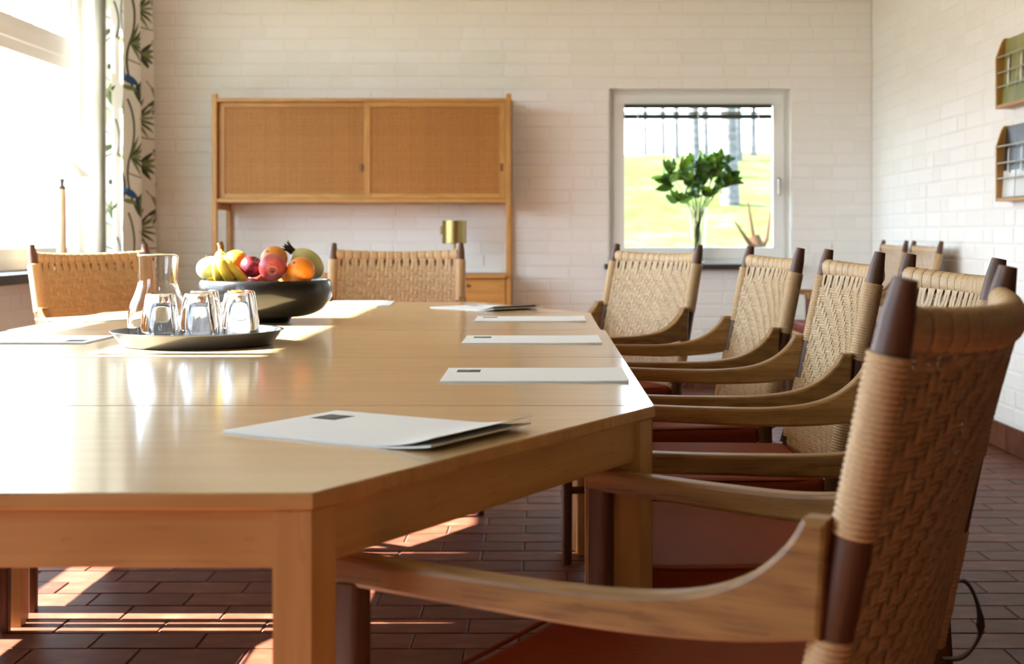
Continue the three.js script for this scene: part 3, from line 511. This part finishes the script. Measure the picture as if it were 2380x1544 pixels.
// ------------------------------------------------------------------ curtain, window-sill lamp
{
  const cv = document.createElement('canvas'); cv.width = 512; cv.height = 1024; const k = cv.getContext('2d');
  k.fillStyle = '#f3f1e6'; k.fillRect(0, 0, 512, 1024);
  const leaf = (x, y, l, w, a, c) => { k.save(); k.translate(x, y); k.rotate(a); k.fillStyle = c; k.beginPath(); k.moveTo(0, 0); k.quadraticCurveTo(l * 0.4, -w, l, 0); k.quadraticCurveTo(l * 0.4, w, 0, 0); k.fill(); k.restore(); };
  const stroke = (pts, c, w) => { k.strokeStyle = c; k.lineWidth = w; k.lineCap = 'round'; k.beginPath(); k.moveTo(pts[0][0], pts[0][1]); for (let i = 1; i < pts.length; i++) k.quadraticCurveTo(...pts[i]); k.stroke(); };
  const green = ['#5c6b3c', '#3f4a2c', '#76834f', '#8a8f6a'];
  for (let r = 0; r < 2; r++) for (let q = 0; q < 2; q++) {
    const ox = q * 256, oy = r * 512 + q * 190;
    for (const wrap of [0, -1024]) {
      const X = (x) => ox + x, Y = (y) => oy + y + wrap;
      stroke([[X(60), Y(0)], [X(110), Y(120), X(70), Y(250)], [X(30), Y(380), X(110), Y(512)]], '#4a4a30', 9);
      stroke([[X(70), Y(250)], [X(150), Y(220), X(215), Y(140)]], '#565236', 6); stroke([[X(62), Y(330)], [X(150), Y(370), X(230), Y(330)]], '#6a6448', 5);
      for (let i = 0; i < 7; i++) leaf(X(70), Y(260), 110, 13, -1.2 + i * 0.36, green[i % 4]);
      for (let i = 0; i < 5; i++) leaf(X(85), Y(470), 95, 20, -0.7 + i * 0.4, green[(i + 1) % 4]);
      k.fillStyle = '#f2efe4'; k.beginPath(); k.ellipse(X(170), Y(60), 52, 66, 0, 0, 7); k.fill(); stroke([[X(120), Y(80)], [X(170), Y(150), X(225), Y(75)]], '#7d7c60', 5);
      k.fillStyle = '#4c4f3a'; k.beginPath(); k.ellipse(X(182), Y(52), 13, 13, 0, 0, 7); k.fill();
      leaf(X(140), Y(100), 130, 26, 0.9, '#8c9468'); leaf(X(150), Y(400), 120, 26, 0.25, '#4f5c34'); leaf(X(20), Y(150), 90, 18, 2.4, '#33351f');
      leaf(X(200), Y(170), 90, 22, 2.2, '#66734a'); leaf(X(120), Y(200), 84, 20, -0.5, '#4a5530'); stroke([[X(20), Y(300)], [X(60), Y(380), X(30), Y(450)]], '#3c3d28', 10); leaf(X(30), Y(450), 80, 22, 0.2, '#7c8658'); stroke([[X(160), Y(420)], [X(200), Y(470), X(245), Y(430)]], '#5a583c', 7); k.fillStyle = '#d9dcc0'; k.beginPath(); k.ellipse(X(205), Y(270), 34, 44, 0.3, 0, 7); k.fill(); stroke([[X(172), Y(262)], [X(205), Y(205), X(238), Y(268)]], '#6f7550', 5);
      if (q === 1) { leaf(X(30), Y(400), 92, 34, 0.5, '#2c5587'); leaf(X(96), Y(436), 60, 18, 1.2, '#1f3350'); k.fillStyle = '#5b8ac0'; k.beginPath(); k.ellipse(X(38), Y(404), 17, 14, 0, 0, 7); k.fill(); }
    }
  }
  const t = new THREE.CanvasTexture(cv); t.colorSpace = THREE.SRGBColorSpace; t.wrapS = t.wrapT = THREE.RepeatWrapping; 
  const mat = phys({ map: t, roughness: 0.95, transmission: 0.3, thickness: 0, side: THREE.DoubleSide });
  const c = thing('curtain', 'white curtain printed with green leaves and blue birds hanging in the corner', 'curtain', v3(XL + 0.105, 0, -7.86));
  const NU = 120, NV = 24, g = new THREE.PlaneGeometry(1, 1, NU, NV), p = g.attributes.position, uv = g.attributes.uv, arc = [0];
  const fold = (a, y) => { const f = a * 5.1 * PI + 0.4, sway = 1 - y / 2.75; return [0.068 * Math.sin(f) + 0.01 * Math.sin(f * 2.3 + y) + 0.02 * sway, lerp(0.36, -0.4, a) + 0.02 * Math.cos(f) + 0.03 * sway * (0.5 - a)]; };
  for (let i = 1; i <= NU; i++) { const [x0, z0] = fold((i - 1) / NU, 1.2), [x1, z1] = fold(i / NU, 1.2); arc.push(arc[i - 1] + Math.hypot(x1 - x0, z1 - z0)); }
  for (let i = 0; i < p.count; i++) { const a = p.getX(i) + 0.5, y = lerp(0.06, 2.75, p.getY(i) + 0.5), [x, z] = fold(a, y); uv.setXY(i, arc[Math.round(a * NU)] / 0.7, y / 1.3); p.setXYZ(i, x, y, z); }
  g.computeVertexNormals(); obj('fabric', g, mat, c);
  obj('curtain_track', rbox(0.03, 0.02, 0.95, 0, 2.76, 0, 0.003), M.white, c);
}
{
  const d = 6.78, x = (144 - CX) * d / FX, l = thing('table_lamp', 'wooden stem lamp with a white cone shade on the window sill', 'lamp', v3(x, SILL, -d)), Y = (v) => CAMY + (CY - v) * d / FX - SILL;
  obj('base', lathe([[0, 0], [0.05, 0], [0.05, 0.012], [0.02, 0.022], [0, 0.022]], 32), M.oak, l);
  const cream = std({ map: woodTex(0xe3c39a, 0xcaa070, 23), roughness: 0.5 });
  obj('stem', sweep([v3(0, 0.02, 0), v3(0, 0.2, 0), v3(0, Y(450), 0), v3(0, Y(440), 0)], (i, q) => oval(0.023 - 0.006 * q, 0.023 - 0.006 * q, 16)), cream, l);
  obj('socket', lathe([[0.014, Y(440)], [0.02, Y(438)], [0.008, Y(430)], [0.013, Y(416)], [0, Y(415)]], 20), M.darkMetal, l);
  obj('lamp_shade', lathe([[0.145, Y(413)], [0.035, Y(368)], [0.033, Y(368)], [0.143, Y(413)], [0.145, Y(413)]], 44), phys({ color: 0xf4efe4, roughness: 0.9, transmission: 0.35, thickness: 0, side: THREE.DoubleSide }), l);
}

// ------------------------------------------------------------------ bouquet on the back sill
{
  const d = DB - 0.01, x = (1622 - CX) * d / FX, y0 = 0.758, H = CAMY + (CY - 482) * d / FX - y0;
  const v = thing('glass_vase', 'slim clear glass vase of green stems on the sill of the square window', 'vase', v3(x, y0, -d));
  obj('vase_body', lathe([[0, 0], [0.04, 0], [0.042, 0.01], [0.04, 0.05], [0.05, H * 0.55], [0.064, H], [0.061, H], [0.047, H * 0.55], [0.037, 0.05], [0.036, 0.016], [0, 0.014]], 40), M.crystal, v);
  const b = thing('leafy_bouquet', 'bouquet of glossy green leafy branches in the glass vase', 'bouquet', v3(x, y0 + 0.017, -d));
  const greens = [0x5f8f20, 0x437018, 0x7faa2c, 0x365a15].map((c) => phys({ color: c, roughness: 0.45, transmission: 0.3, thickness: 0, side: THREE.DoubleSide }));
  const stemMat = std({ color: 0x35501c, roughness: 0.6 });
  const leafGeo = (L, W) => { const g = new THREE.PlaneGeometry(1, 1, 4, 6), p = g.attributes.position; for (let i = 0; i < p.count; i++) { const t = p.getY(i) + 0.5, s = p.getX(i) * 2, w = W * Math.pow(Math.sin(PI * Math.min(1, t * 0.93 + 0.03)), 0.75) * (1 - 0.25 * t); p.setXYZ(i, s * w / 2, t * L, 0.12 * L * s * s - 0.25 * L * t * t); } g.computeVertexNormals(); return g; };
  const LG = [leafGeo(0.085, 0.06), leafGeo(0.1, 0.055), leafGeo(0.07, 0.056)];
  const tips = [];
  const ends = [[1548, 392], [1535, 415], [1580, 392], [1615, 378], [1645, 385], [1670, 372], [1690, 375], [1708, 405], [1600, 425], [1640, 428], [1672, 420], [1570, 470], [1612, 455], [1655, 452], [1590, 410], [1625, 400], [1660, 398], [1690, 430]];
  for (const [u, w] of ends) {
    const e = v3((u - 1622) * d / FX, CAMY + (CY - w) * d / FX - y0 - 0.017, rr(-0.06, 0.13)), a0 = rr(0, 6.28), r0 = rr(0.006, 0.026);
    const c = new THREE.CatmullRomCurve3([v3(Math.cos(a0) * r0, 0.004, Math.sin(a0) * r0), v3(Math.cos(a0) * 0.012 + e.x * 0.05, H * 0.55, Math.sin(a0) * 0.012), v3(e.x * 0.25, H * 0.95, e.z * 0.2), v3(e.x * 0.8, lerp(H, e.y, 0.7) + 0.02, e.z * 0.7), e]);
    obj('stem', new THREE.TubeGeometry(c, 18, 0.0022, 5), stemMat, b);
    for (let q = 0; q < 9; q++) { const s = c.getPoint(rr(0.68, 1)); tips.push([s, u]); }
    tips.push([e, u]);
  }
  for (const [s] of tips) {
    const m = obj('leaf', LG[Math.floor(rnd() * 3)], greens[Math.floor(rnd() * 4)], b); m.position.copy(s); const k = rr(0.65, 1.2); m.scale.setScalar(k);
    m.rotation.set(rr(-0.9, 0.9), rr(0, 6.28), (s.x > 0 ? -1 : 1) * rr(-0.2, 1.9), 'YXZ');
  }
}

// ------------------------------------------------------------------ fruit bowl
const bowlAt = v3((618 - CX) * 3.62 / FX, TT, -3.62);
{
  const R = 152.5 * 3.62 / FX, H = 0.112;
  const b = thing('fruit_bowl', 'wide black bowl on a small foot, heaped with fruit', 'bowl', bowlAt);
  const pr = new THREE.CatmullRomCurve3([[0.062, 0], [0.064, 0.005], [0.068, 0.011], [0.112, 0.0175], [0.149, 0.034], [0.168, 0.058], [0.1735, 0.08], [0.171, 0.103], [0.166, 0.1115], [0.1625, 0.1115], [0.16, 0.104], [0.158, 0.082], [0.145, 0.055], [0.115, 0.034], [0.06, 0.025], [0, 0.024]].map(([r, y]) => v3(r * R / 0.1735, y * H / 0.1115, 0))).getPoints(64).map((p) => [Math.max(0, p.x), p.y]);
  obj('bowl_body', lathe([[0, 0], ...pr], 72), M.black, b);
  const F = (u, v, dz) => { const d = 3.62 - dz; return onDepth(u, v, d); };
  const skin = (a, b2, s, k, rough = 0.38) => phys({ map: dataTex(128, 128, (u, v) => mix3(rgb(a), rgb(b2), clamp(fbm(u * k, v * k, s, 4) * 2 - 0.5, 0, 1))), roughness: rough, clearcoat: 0.2, clearcoatRoughness: 0.3 });
  const apple = (p, r, mat, name, label, cat, tilt, grp) => {
    const t = thing(name, label, cat, p, 0, grp); t.rotation.set(...tilt);
    const g = lathe(Array.from({ length: 33 }, (_, i) => { const a = -PI / 2 + PI * i / 32, c = Math.cos(a), s = Math.sin(a); return [Math.max(0, r * c * (1 + 0.06 * s)), r * (s * 0.92 - 0.2 * Math.exp(-((c / 0.3) ** 2)) * Math.sign(s))]; }), 36); obj('flesh', g, mat, t);
    obj('stem', tube([v3(0, r * 0.68, 0), v3(0.002, r * 0.9, 0), v3(0.005, r * 1.08, 0.002)], 0.0016, 6, 5), M.postWood, t);
    obj('calyx', lathe([[0, -r * 0.74], [0.006, -r * 0.76], [0.004, -r * 0.71], [0, -r * 0.7]], 10), M.postWood, t);
  };
  const orange = (p, r, c1, c2, label) => {
    const mat = phys({ map: dataTex(128, 128, (u, v) => mix3(rgb(c1), rgb(c2), clamp(fbm(u * 5, v * 5, 120, 3) * 1.6 - 0.4, 0, 1))), roughness: 0.42, bumpMap: noiseTex(128, 121, 40, 1), bumpScale: 0.0012 });
    const t = thing('orange', label, 'orange', p); t.rotation.set(0.7, 0.3, 0.4);
    const g = new THREE.SphereGeometry(r, 36, 24); g.scale(1, 0.95, 1); obj('peel', g, mat, t); obj('stem_button', lathe([[0, r * 0.955], [0.004, r * 0.95], [0.0045, r * 0.94]], 8), std({ color: 0x4d5a26, roughness: 0.8 }), t);
  };
  apple(F(487, 624, 0.0), 0.034, skin(0xcdd08a, 0xe3e0a6, 131, 4), 'apple', 'pale green apple at the bowl edge beside the bananas', 'apple', [0.3, 0, 0.3]);
  orange(F(547, 612, -0.03), 0.036, 0xe99a2c, 0xd9861c, 'yellow orange tucked behind the bananas');
  apple(F(585, 621, 0.05), 0.03, skin(0x6e1524, 0x8f2a31, 132, 5), 'plum', 'dark red plum between the bananas and the red apple', 'plum', [0.6, 0.2, -0.5]);
  apple(F(634, 622, 0.09), 0.036, skin(0x9c2a2c, 0xc9635a, 133, 4), 'apple', 'red apple with its blossom end turned outward', 'apple', [-1.25, 0.1, 0.15]);
  apple(F(600, 652, -0.02), 0.034, skin(0xa8332c, 0xc96a4a, 136, 4), 'apple', 'red apple low in the bowl under the plum', 'apple', [0.4, 0.5, 0.3]);
  orange(F(637, 603, 0.0), 0.036, 0xe8902c, 0xd4741c, 'orange resting on top behind the red apple');
  orange(F(699, 630, 0.075), 0.037, 0xf08a1a, 0xe06f0c, 'bright orange at the front of the bowl');
  orange(F(665, 655, -0.05), 0.037, 0xea8a22, 0xdc7412, 'orange hidden low in the middle of the bowl');
  { // pale oval fruit with a dark dried tuft
    const t = thing('melon_pear', 'pale yellow green oval fruit with a dark leafy tuft', 'fruit', F(714, 613, -0.035)); t.rotation.set(0.2, 0, 0.85);
    const body = new THREE.SphereGeometry(0.04, 32, 24); body.scale(0.9, 1.25, 0.9); obj('flesh', body, skin(0xb9b26a, 0xd2c27c, 134, 6, 0.5), t);
    for (let k = 0; k < 9; k++) { const a = k * 2.4, g = new THREE.PlaneGeometry(0.016, 0.04, 2, 4), p = g.attributes.position; for (let i = 0; i < p.count; i++) { const q = p.getY(i) / 0.04 + 0.5; p.setXYZ(i, p.getX(i) * (1 - q * 0.8), q * 0.034, 0.006 + q * q * 0.012); } g.computeVertexNormals(); g.rotateY(a).translate(0, 0.045, 0); obj('leaf', g, std({ color: 0x2a2417, roughness: 0.7, side: THREE.DoubleSide }), t); }
  }
  // bananas hanging down from one crown
  const bt = phys({ map: dataTex(128, 64, (u, v) => mix3(rgb(0xe0c544), rgb(0xb9b04a), clamp(fbm(u * 4, v * 4, 140, 3) * 1.8 - 0.55, 0, 1))), roughness: 0.45 });
  const top = F(513, 574, 0.03), ban = thing('bananas', 'bunch of yellow bananas standing on its stem end in the bowl', 'bananas', top);
  obj('crown', sweep([v3(0, -0.018, 0), v3(0.001, 0, 0), v3(-0.003, 0.012, 0)], (i, q) => oval(0.008, 0.007, 8)), std({ color: 0x6a4a24, roughness: 0.8 }), ban);
  for (const [ux, vy, dz] of [[507, 645, 0.05], [530, 648, 0.055], [558, 645, 0.04], [492, 648, -0.02]]) {
    const e = F(ux, vy, 0.03 + dz).sub(top), P = new THREE.CatmullRomCurve3([v3(0, -0.008, 0), v3(e.x * 0.1, -0.025, e.z * 0.35), v3(e.x * 0.45, e.y * 0.55, e.z * 1.15), v3(e.x * 1.0, e.y * 0.95, e.z), v3(e.x * 1.2, e.y * 1.15, e.z * 0.7)]).getPoints(22);
    const m = obj('banana', sweep(P, (i, q) => { const r = q < 0.2 ? lerp(0.005, 0.012, q / 0.2) : q > 0.86 ? lerp(0.0128, 0.004, (q - 0.86) / 0.14) : 0.013; return oval(r, r, 6, 0.9).concat([]); }, v3(0.02, 0.1, 1)), bt, ban);
    m.geometry.computeVertexNormals();
  }
}

// ------------------------------------------------------------------ tray, carafe, tumblers
const trayAt = v3((460 - CX) * 2.875 / FX, TT, -2.875), trayIn = TT + 0.006;
{
  const R = 197 * 2.875 / FX, t = thing('serving_tray', 'round black tray holding a carafe and upturned tumblers', 'tray', trayAt);
  obj('tray_body', lathe([[0, 0], [R - 0.03, 0], [R - 0.024, 0.002], [R - 0.003, 0.029], [R, 0.031], [R - 0.002, 0.032], [R - 0.006, 0.03], [R - 0.027, 0.0065], [R - 0.033, 0.006], [0, 0.006]], 96), M.tray, t);
  const C = thing('glass_carafe', 'clear glass carafe with a wide neck at the back of the tray', 'carafe', v3((367 - CX) * 2.9 / FX, trayIn, -2.9));
  const prof = (pts, n = 40) => new THREE.CatmullRomCurve3(pts.map(([r, y]) => v3(r, y, 0))).getPoints(n).map((p) => [Math.max(0, p.x), p.y]);
  const outer = prof([[0.052, 0], [0.059, 0.008], [0.062, 0.045], [0.058, 0.075], [0.047, 0.103], [0.0415, 0.122], [0.041, 0.15], [0.0425, 0.184]]), inner = outer.slice().reverse().map(([r, y]) => [Math.max(0, r - 0.0025), Math.max(0.008, y)]);
  obj('carafe_body', lathe([[0, 0], ...outer, [0.0412, 0.186], ...inner, [0, 0.008]], 56), M.crystal, C);
  const G = new THREE.Group();
  { // tumbler standing on its rim, faceted lower half
    const H = 0.083, so = [[0.0385, 0], [0.0395, 0.002], [0.0388, 0.03], [0.0365, 0.05], [0.033, 0.068], [0.0295, H - 0.002], [0.027, H]], si = [[0, H - 0.013], [0.024, H - 0.014], [0.029, 0.06], [0.0335, 0.046], [0.0365, 0.028], [0.0375, 0.001]];
    const g = lathe([[0, H - 0.002], ...so.slice().reverse(), ...si.slice().reverse()], 54), p = g.attributes.position;
    for (let i = 0; i < p.count; i++) { const x = p.getX(i), y = p.getY(i), z = p.getZ(i), a = Math.atan2(z, x), r = Math.hypot(x, z); if (y > 0.03 && r > 0.026) { const f = 1 - 0.045 * Math.abs(Math.sin(a * 4.5)) * clamp((y - 0.03) / 0.02, 0, 1); p.setX(i, x * f); p.setZ(i, z * f); } }
    g.scale(1, 1.26, 1); g.computeVertexNormals(); G.userData.geo = g;
  }
  for (const [u, v, d] of [[373, 0, 2.80], [462, 0, 2.815], [555, 0, 2.845], [475, 0, 2.945], [560, 0, 2.945]]) { const m = obj('tumbler', G.userData.geo, M.crystal); m.position.set((u - CX) * d / FX, trayIn + 0.0005, -d); if (u === 555) tag(m, 'clear glass tumbler upside down at the end of the tray, nearest the fruit bowl', 'tumbler', 'tumblers on the tray'); else if (u === 373) tag(m, 'clear glass tumbler upside down on the tray, right against the carafe', 'tumbler', 'tumblers on the tray'); else tag(m, 'clear glass tumbler upside down in the middle of the cluster on the tray', 'tumbler', 'tumblers on the tray'); }
}

// ------------------------------------------------------------------ papers at the places
{
  const cv = document.createElement('canvas'); cv.width = 594; cv.height = 420; const k = cv.getContext('2d');   // long side = u, as the sheets lie
  k.fillStyle = '#f3f2ef'; k.fillRect(0, 0, 594, 420);
  k.fillStyle = '#4a4742'; k.fillRect(36, 66, 78, 84); k.fillStyle = '#67625b'; k.fillRect(44, 78, 30, 42); k.fillStyle = '#8b867d'; k.beginPath(); k.moveTo(60, 66); k.lineTo(84, 66); k.lineTo(72, 92); k.fill();
  const t = new THREE.CanvasTexture(cv); t.colorSpace = THREE.SRGBColorSpace;
  const print = std({ map: t, roughness: 0.75 }), plain = std({ color: 0xefeeea, roughness: 0.8 });
  const L = 0.297, Wd = 0.21, TH = 0.003;
  const body = (curl, inset, y0, y1) => {                                    // sheet in x (long) and z (short); the +x end lifts by curl
    const n = 24, pos = [], uv = [], idx = [];
    const lift = (x) => curl * Math.max(0, (x / L + 0.5 - 0.72) / 0.28) ** 2;
    for (let i = 0; i <= n; i++) for (const [z, y] of [[-0.5, y1], [0.5, y1], [0.5, y0], [-0.5, y0]]) { const x = (i / n - 0.5) * (L - inset); pos.push(x, y + lift(x), z * (Wd - inset)); uv.push(i / n, 0.5 - z); }
    for (let i = 0; i < n; i++) for (let q = 0; q < 4; q++) { const a = i * 4 + q, b = i * 4 + (q + 1) % 4; idx.push(a, b, a + 4, a + 4, b, b + 4); }
    idx.push(0, 3, 1, 1, 3, 2, n * 4, n * 4 + 1, n * 4 + 3, n * 4 + 1, n * 4 + 2, n * 4 + 3);
    let g = new THREE.BufferGeometry(); g.setAttribute('position', new THREE.Float32BufferAttribute(pos, 3)); g.setAttribute('uv', new THREE.Float32BufferAttribute(uv, 2)); g.setIndex(idx); g = g.toNonIndexed(); g.computeVertexNormals(); return g;
  };
  const flat = { top: body(0.001, 0, 0.0024, TH), pad: body(0.0005, 0.001, 0.0002, 0.0023) }, curled = { top: body(0.013, 0, 0.0024, TH), pad: body(0.006, 0.001, 0.0002, 0.0023) };
  const paper = (u, v, turn, label, c = flat, sc = 1) => { const p = onPlane(u, v, TT), g = thing('paper_pad', label, 'paper', p, turn); obj('cover_sheet', c.top, print, g); obj('sheets', c.pad, plain, g); g.scale.set(sc, 1, sc); };
  // turn 0: long side along x, printed end towards -x
  const A = onPlane(523, 1010, TT), B = onPlane(780, 957, TT), C = onPlane(1228, 997, TT), D = onPlane(1005, 1055, TT);
  const mid = A.clone().add(B).add(C).add(D).multiplyScalar(0.25), [mu, mv] = pixelOf(mid), ax = C.clone().add(D).sub(A).sub(B);
  paper(mu, mv, Math.atan2(-ax.z, ax.x), 'white paper pad with a curled edge on the slanted near corner', curled);
  paper(1243, 874, 0, 'white paper pad with a dark printed block at the first seat of the long side');
  paper(1237, 791.5, 0, 'white paper pad at the middle seat of the long side', flat);
  paper(1233, 743, 0, 'white paper pad at the seat before the far slanted corner');
  paper(1130, 717, -PI / 3 + 0.25, 'white paper pad on the far slanted corner before the square window', curled);
  paper(838, 707, -PI / 2 + 0.05, 'white paper pad at the table end by the cabinet, beside the bowl', flat);
  paper(245, 741, -PI * 0.7, 'sunlit white paper pad on the far corner under the wide window', flat);
  paper(78, 791, PI, 'sunlit white paper pad left of the tray', curled);
}

// ------------------------------------------------------------------ brochure racks on the right wall
{
  const rack = (v0, v1, label, colours, names) => {
    const d1 = 5.86, d0 = d1 - 0.62, Yb = CAMY + (CY - v1) * d1 / FX, Yt = CAMY + (CY - v0) * d1 / FX, h = Yt - Yb, dep = 0.075, r = thing('brochure_rack', label, 'rack', v3(XR, Yb, -(d0 + d1) / 2));
    const w = d1 - d0, side = [[-0.008, 0], [-dep, 0], [-dep, h * 0.72], [-0.05, h * 0.95], [-0.04, h], [-0.008, h]];
    for (const s of [-1, 1]) obj('side_panel', extrude(side.slice().reverse(), 0.014, 0.0015, 1, 'y').translate(0, 0, s * (w / 2 - 0.007) - 0.007), M.oak, r);
    obj('back_board', rbox(0.008, h, w - 0.028, -0.0125, h / 2, 0, 0.001, 'z'), M.oakDark, r);
    obj('bottom_board', rbox(dep - 0.01, 0.014, w - 0.028, -dep / 2 - 0.004, 0.007, 0, 0.001, 'z'), M.oak, r);
    for (const q of [0.3, 0.5, 0.72]) obj('rod', new THREE.CylinderGeometry(0.0035, 0.0035, w - 0.02, 8).rotateX(PI / 2).translate(-dep + 0.006, h * q, 0), M.steel, r);
    colours.forEach((paint, i) => {
      const cv = document.createElement('canvas'); cv.width = 128; cv.height = 180; const k = cv.getContext('2d'); paint(k);
      const t = new THREE.CanvasTexture(cv); t.colorSpace = THREE.SRGBColorSpace;
      const g = new THREE.BoxGeometry(0.145, h * 0.92, 0.006); const m = obj('brochure', g, [4, 4, 4, 4, 0, 1].map((z, f) => std(f === 4 ? { map: t, roughness: 0.4 } : { color: 0xe8e6df, roughness: 0.6 })));
      m.rotation.set(0, -PI / 2, 0); m.rotation.order = 'YXZ'; m.rotation.x = -0.06; m.position.set(XR - 0.04, Yb + 0.016 + h * 0.465, -(d1 - 0.09 - i * 0.155)); tag(m, names[i], 'brochure');
    });
  };
  const cover = (bg, ground, fig) => (k) => { k.fillStyle = bg; k.fillRect(0, 0, 128, 180); k.fillStyle = ground; k.fillRect(0, 112, 128, 68); k.fillStyle = fig[0]; k.beginPath(); k.moveTo(34, 60); k.lineTo(50, 50); k.lineTo(58, 130); k.lineTo(40, 140); k.fill(); k.fillStyle = fig[1]; k.beginPath(); k.moveTo(54, 46); k.lineTo(74, 40); k.lineTo(80, 120); k.lineTo(60, 116); k.fill(); };
  rack(90, 254, 'upper oak brochure rack with steel rods on the right wall', [cover('#8f8a4e', '#8a8c52', ['#e6e3d6', '#3a3a30']), cover('#9a9455', '#7e8450', ['#d8d3bf', '#4a4838'])], ['olive green brochure with a white figure in the upper rack', 'olive brochure with a pale figure in the upper rack']);
  rack(293, 469, 'lower oak brochure rack with steel rods on the right wall', [cover('#2b2826', '#d9d6ce', ['#cfcac4', '#383331']), cover('#35302d', '#c9c5bb', ['#bcb6ae', '#2b2724'])], ['black and white photo brochure in the lower rack', 'dark photo brochure at the open end of the lower rack']);
}
renderer.render(scene, camera);
